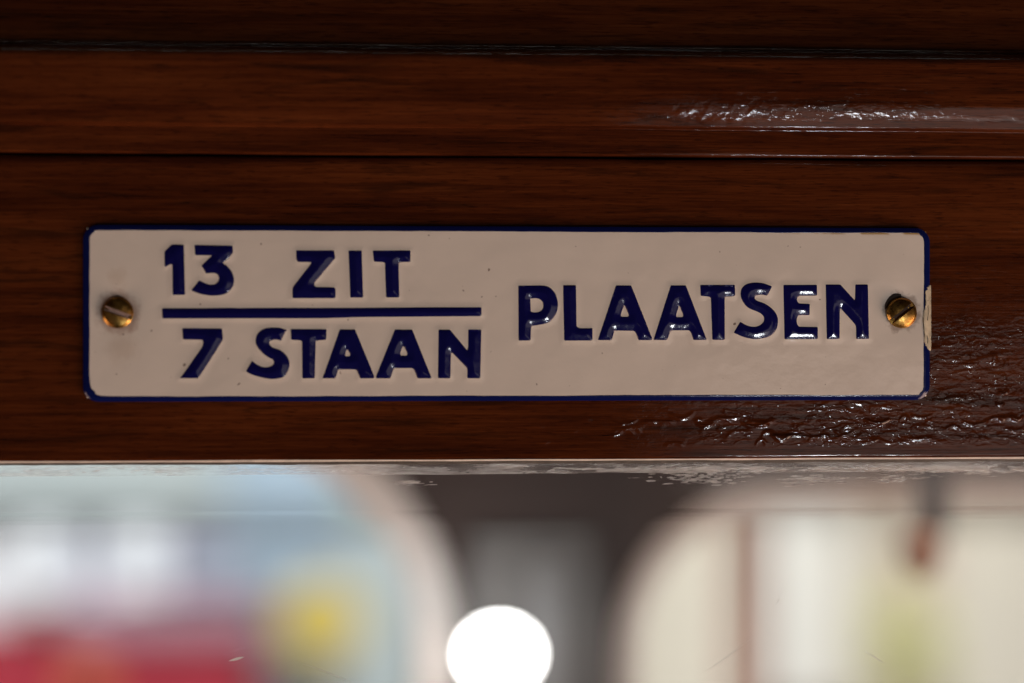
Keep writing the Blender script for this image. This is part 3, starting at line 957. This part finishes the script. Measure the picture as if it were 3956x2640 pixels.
box('roof_end', -0.171, 0.14, 3.022, 3.8, -0.253, 0.10, M_GREEN, veh, 0.02)
box('rear_panel', 0.002, 0.12, 3.05, 3.7, -1.2, -0.26, M_ROOFC, veh, 0.01)
box('headlight', -0.40, -0.34, 2.96, 2.99, -0.525, -0.475, M_ORANGE, veh, 0.006)
box('bumper', -1.0, -0.42, 2.94, 2.974, -0.70, -0.615, M_WHITE, veh, 0.006)

# yellow round sign on a post
ysn = empty('round_sign', (-0.033, 2.6, -1.2))
tag(ysn, 'round yellow disc on a thin post in front of the red vehicle', 'sign')
bm = bmesh.new()
bmesh.ops.create_cone(bm, cap_ends=True, segments=40, radius1=.055, radius2=.055, depth=.006, matrix=Matrix.Translation((-0.033, 2.6, -0.366)) @ Matrix.Rotation(R(90), 4, 'X'))
bm_obj('disc', bm, M_YEL, ysn)
box('post', -0.040, -0.026, 2.606, 2.618, -1.2, -0.38, M_GREY, ysn, 0.002)

# pale house front through the right opening
hs = empty('house_front', (0.8, 3.4, -1.3))
tag(hs, 'cream house front with brown brick pier and pale shutters, right beyond the glass', 'building')
box('wall', 0.30, 2.2, 3.5, 3.8, -1.3, 1.6, M_STONE, hs, 0.01)
box('brick_pier', 0.655, 0.70, 3.42, 3.498, -1.3, -0.30, M_BRICK, hs, 0.005)
box('plinth', 0.45, 0.654, 3.40, 3.499, -1.3, -0.30, M_WARM, hs, 0.005)
box('shutter', 0.72, 0.86, 3.46, 3.499, -0.62, -0.22, M_PALEW, hs, 0.004)
box('shutter', 1.02, 1.20, 3.46, 3.499, -0.75, -0.30, M_WARM, hs, 0.004)
box('drain_pipe', 0.885, 0.915, 3.40, 3.45, -1.3, -0.2, M_WARM, hs, 0.004)
box('door_post', 0.955, 1.015, 3.44, 3.499, -1.3, -0.36, plain('pink_beige_paint', (0.60, 0.44, 0.36), 0.6), hs, 0.004)
box('lintel', 0.60, 1.4, 3.38, 3.499, -0.215, -0.15, M_WHITE, hs, 0.006)
# street floor and far facade so that nothing is empty
far = box('far_facade', -3.5, 3.5, 5.0, 5.2, -1.4, 3.2, plain('grey_facade', (0.55, 0.58, 0.60), 0.8, 0.08, 1.5), None, 0.01)
tag(far, 'pale grey facade far behind the red vehicle', 'building')
bm = bmesh.new()
box_bm(bm, -3.5, 3.5, 0.6, 5.2, -1.45, -1.4)
tag(bm_obj('pavement', bm, plain('paving', (0.25, 0.24, 0.23), 0.9, 0.12, 3)), kind='structure')

# yellow-green shrub by the house
shrub = empty('shrub', (0.90, 3.2, -1.38))
tag(shrub, 'yellow green leafy shrub in front of the cream house front', 'shrub')
rs = np.random.RandomState(4)
V, F = [], []
for k in range(420):
    u = rs.normal(size=3); u /= np.linalg.norm(u)
    c = np.array([0.90, 3.2, -0.49]) + u * rs.uniform(.4, 1) * np.array([.075, .09, .13])
    a, b = rs.normal(size=3), rs.normal(size=3)
    a = a / np.linalg.norm(a) * .016; b = b / np.linalg.norm(b) * .009
    i = len(V)
    V += [c - a, c + b, c + a, c - b]
    F.append((i, i + 1, i + 2, i + 3))
lf = mesh('foliage', V, F, M_LEAF, shrub, False); lf['kind'] = 'stuff'
bm = bmesh.new()
bmesh.ops.create_cone(bm, cap_ends=True, segments=10, radius1=.02, radius2=.008, depth=.85, matrix=Matrix.Translation((0.90, 3.2, -0.96)))
bm_obj('stem', bm, M_BRICK, shrub, True)
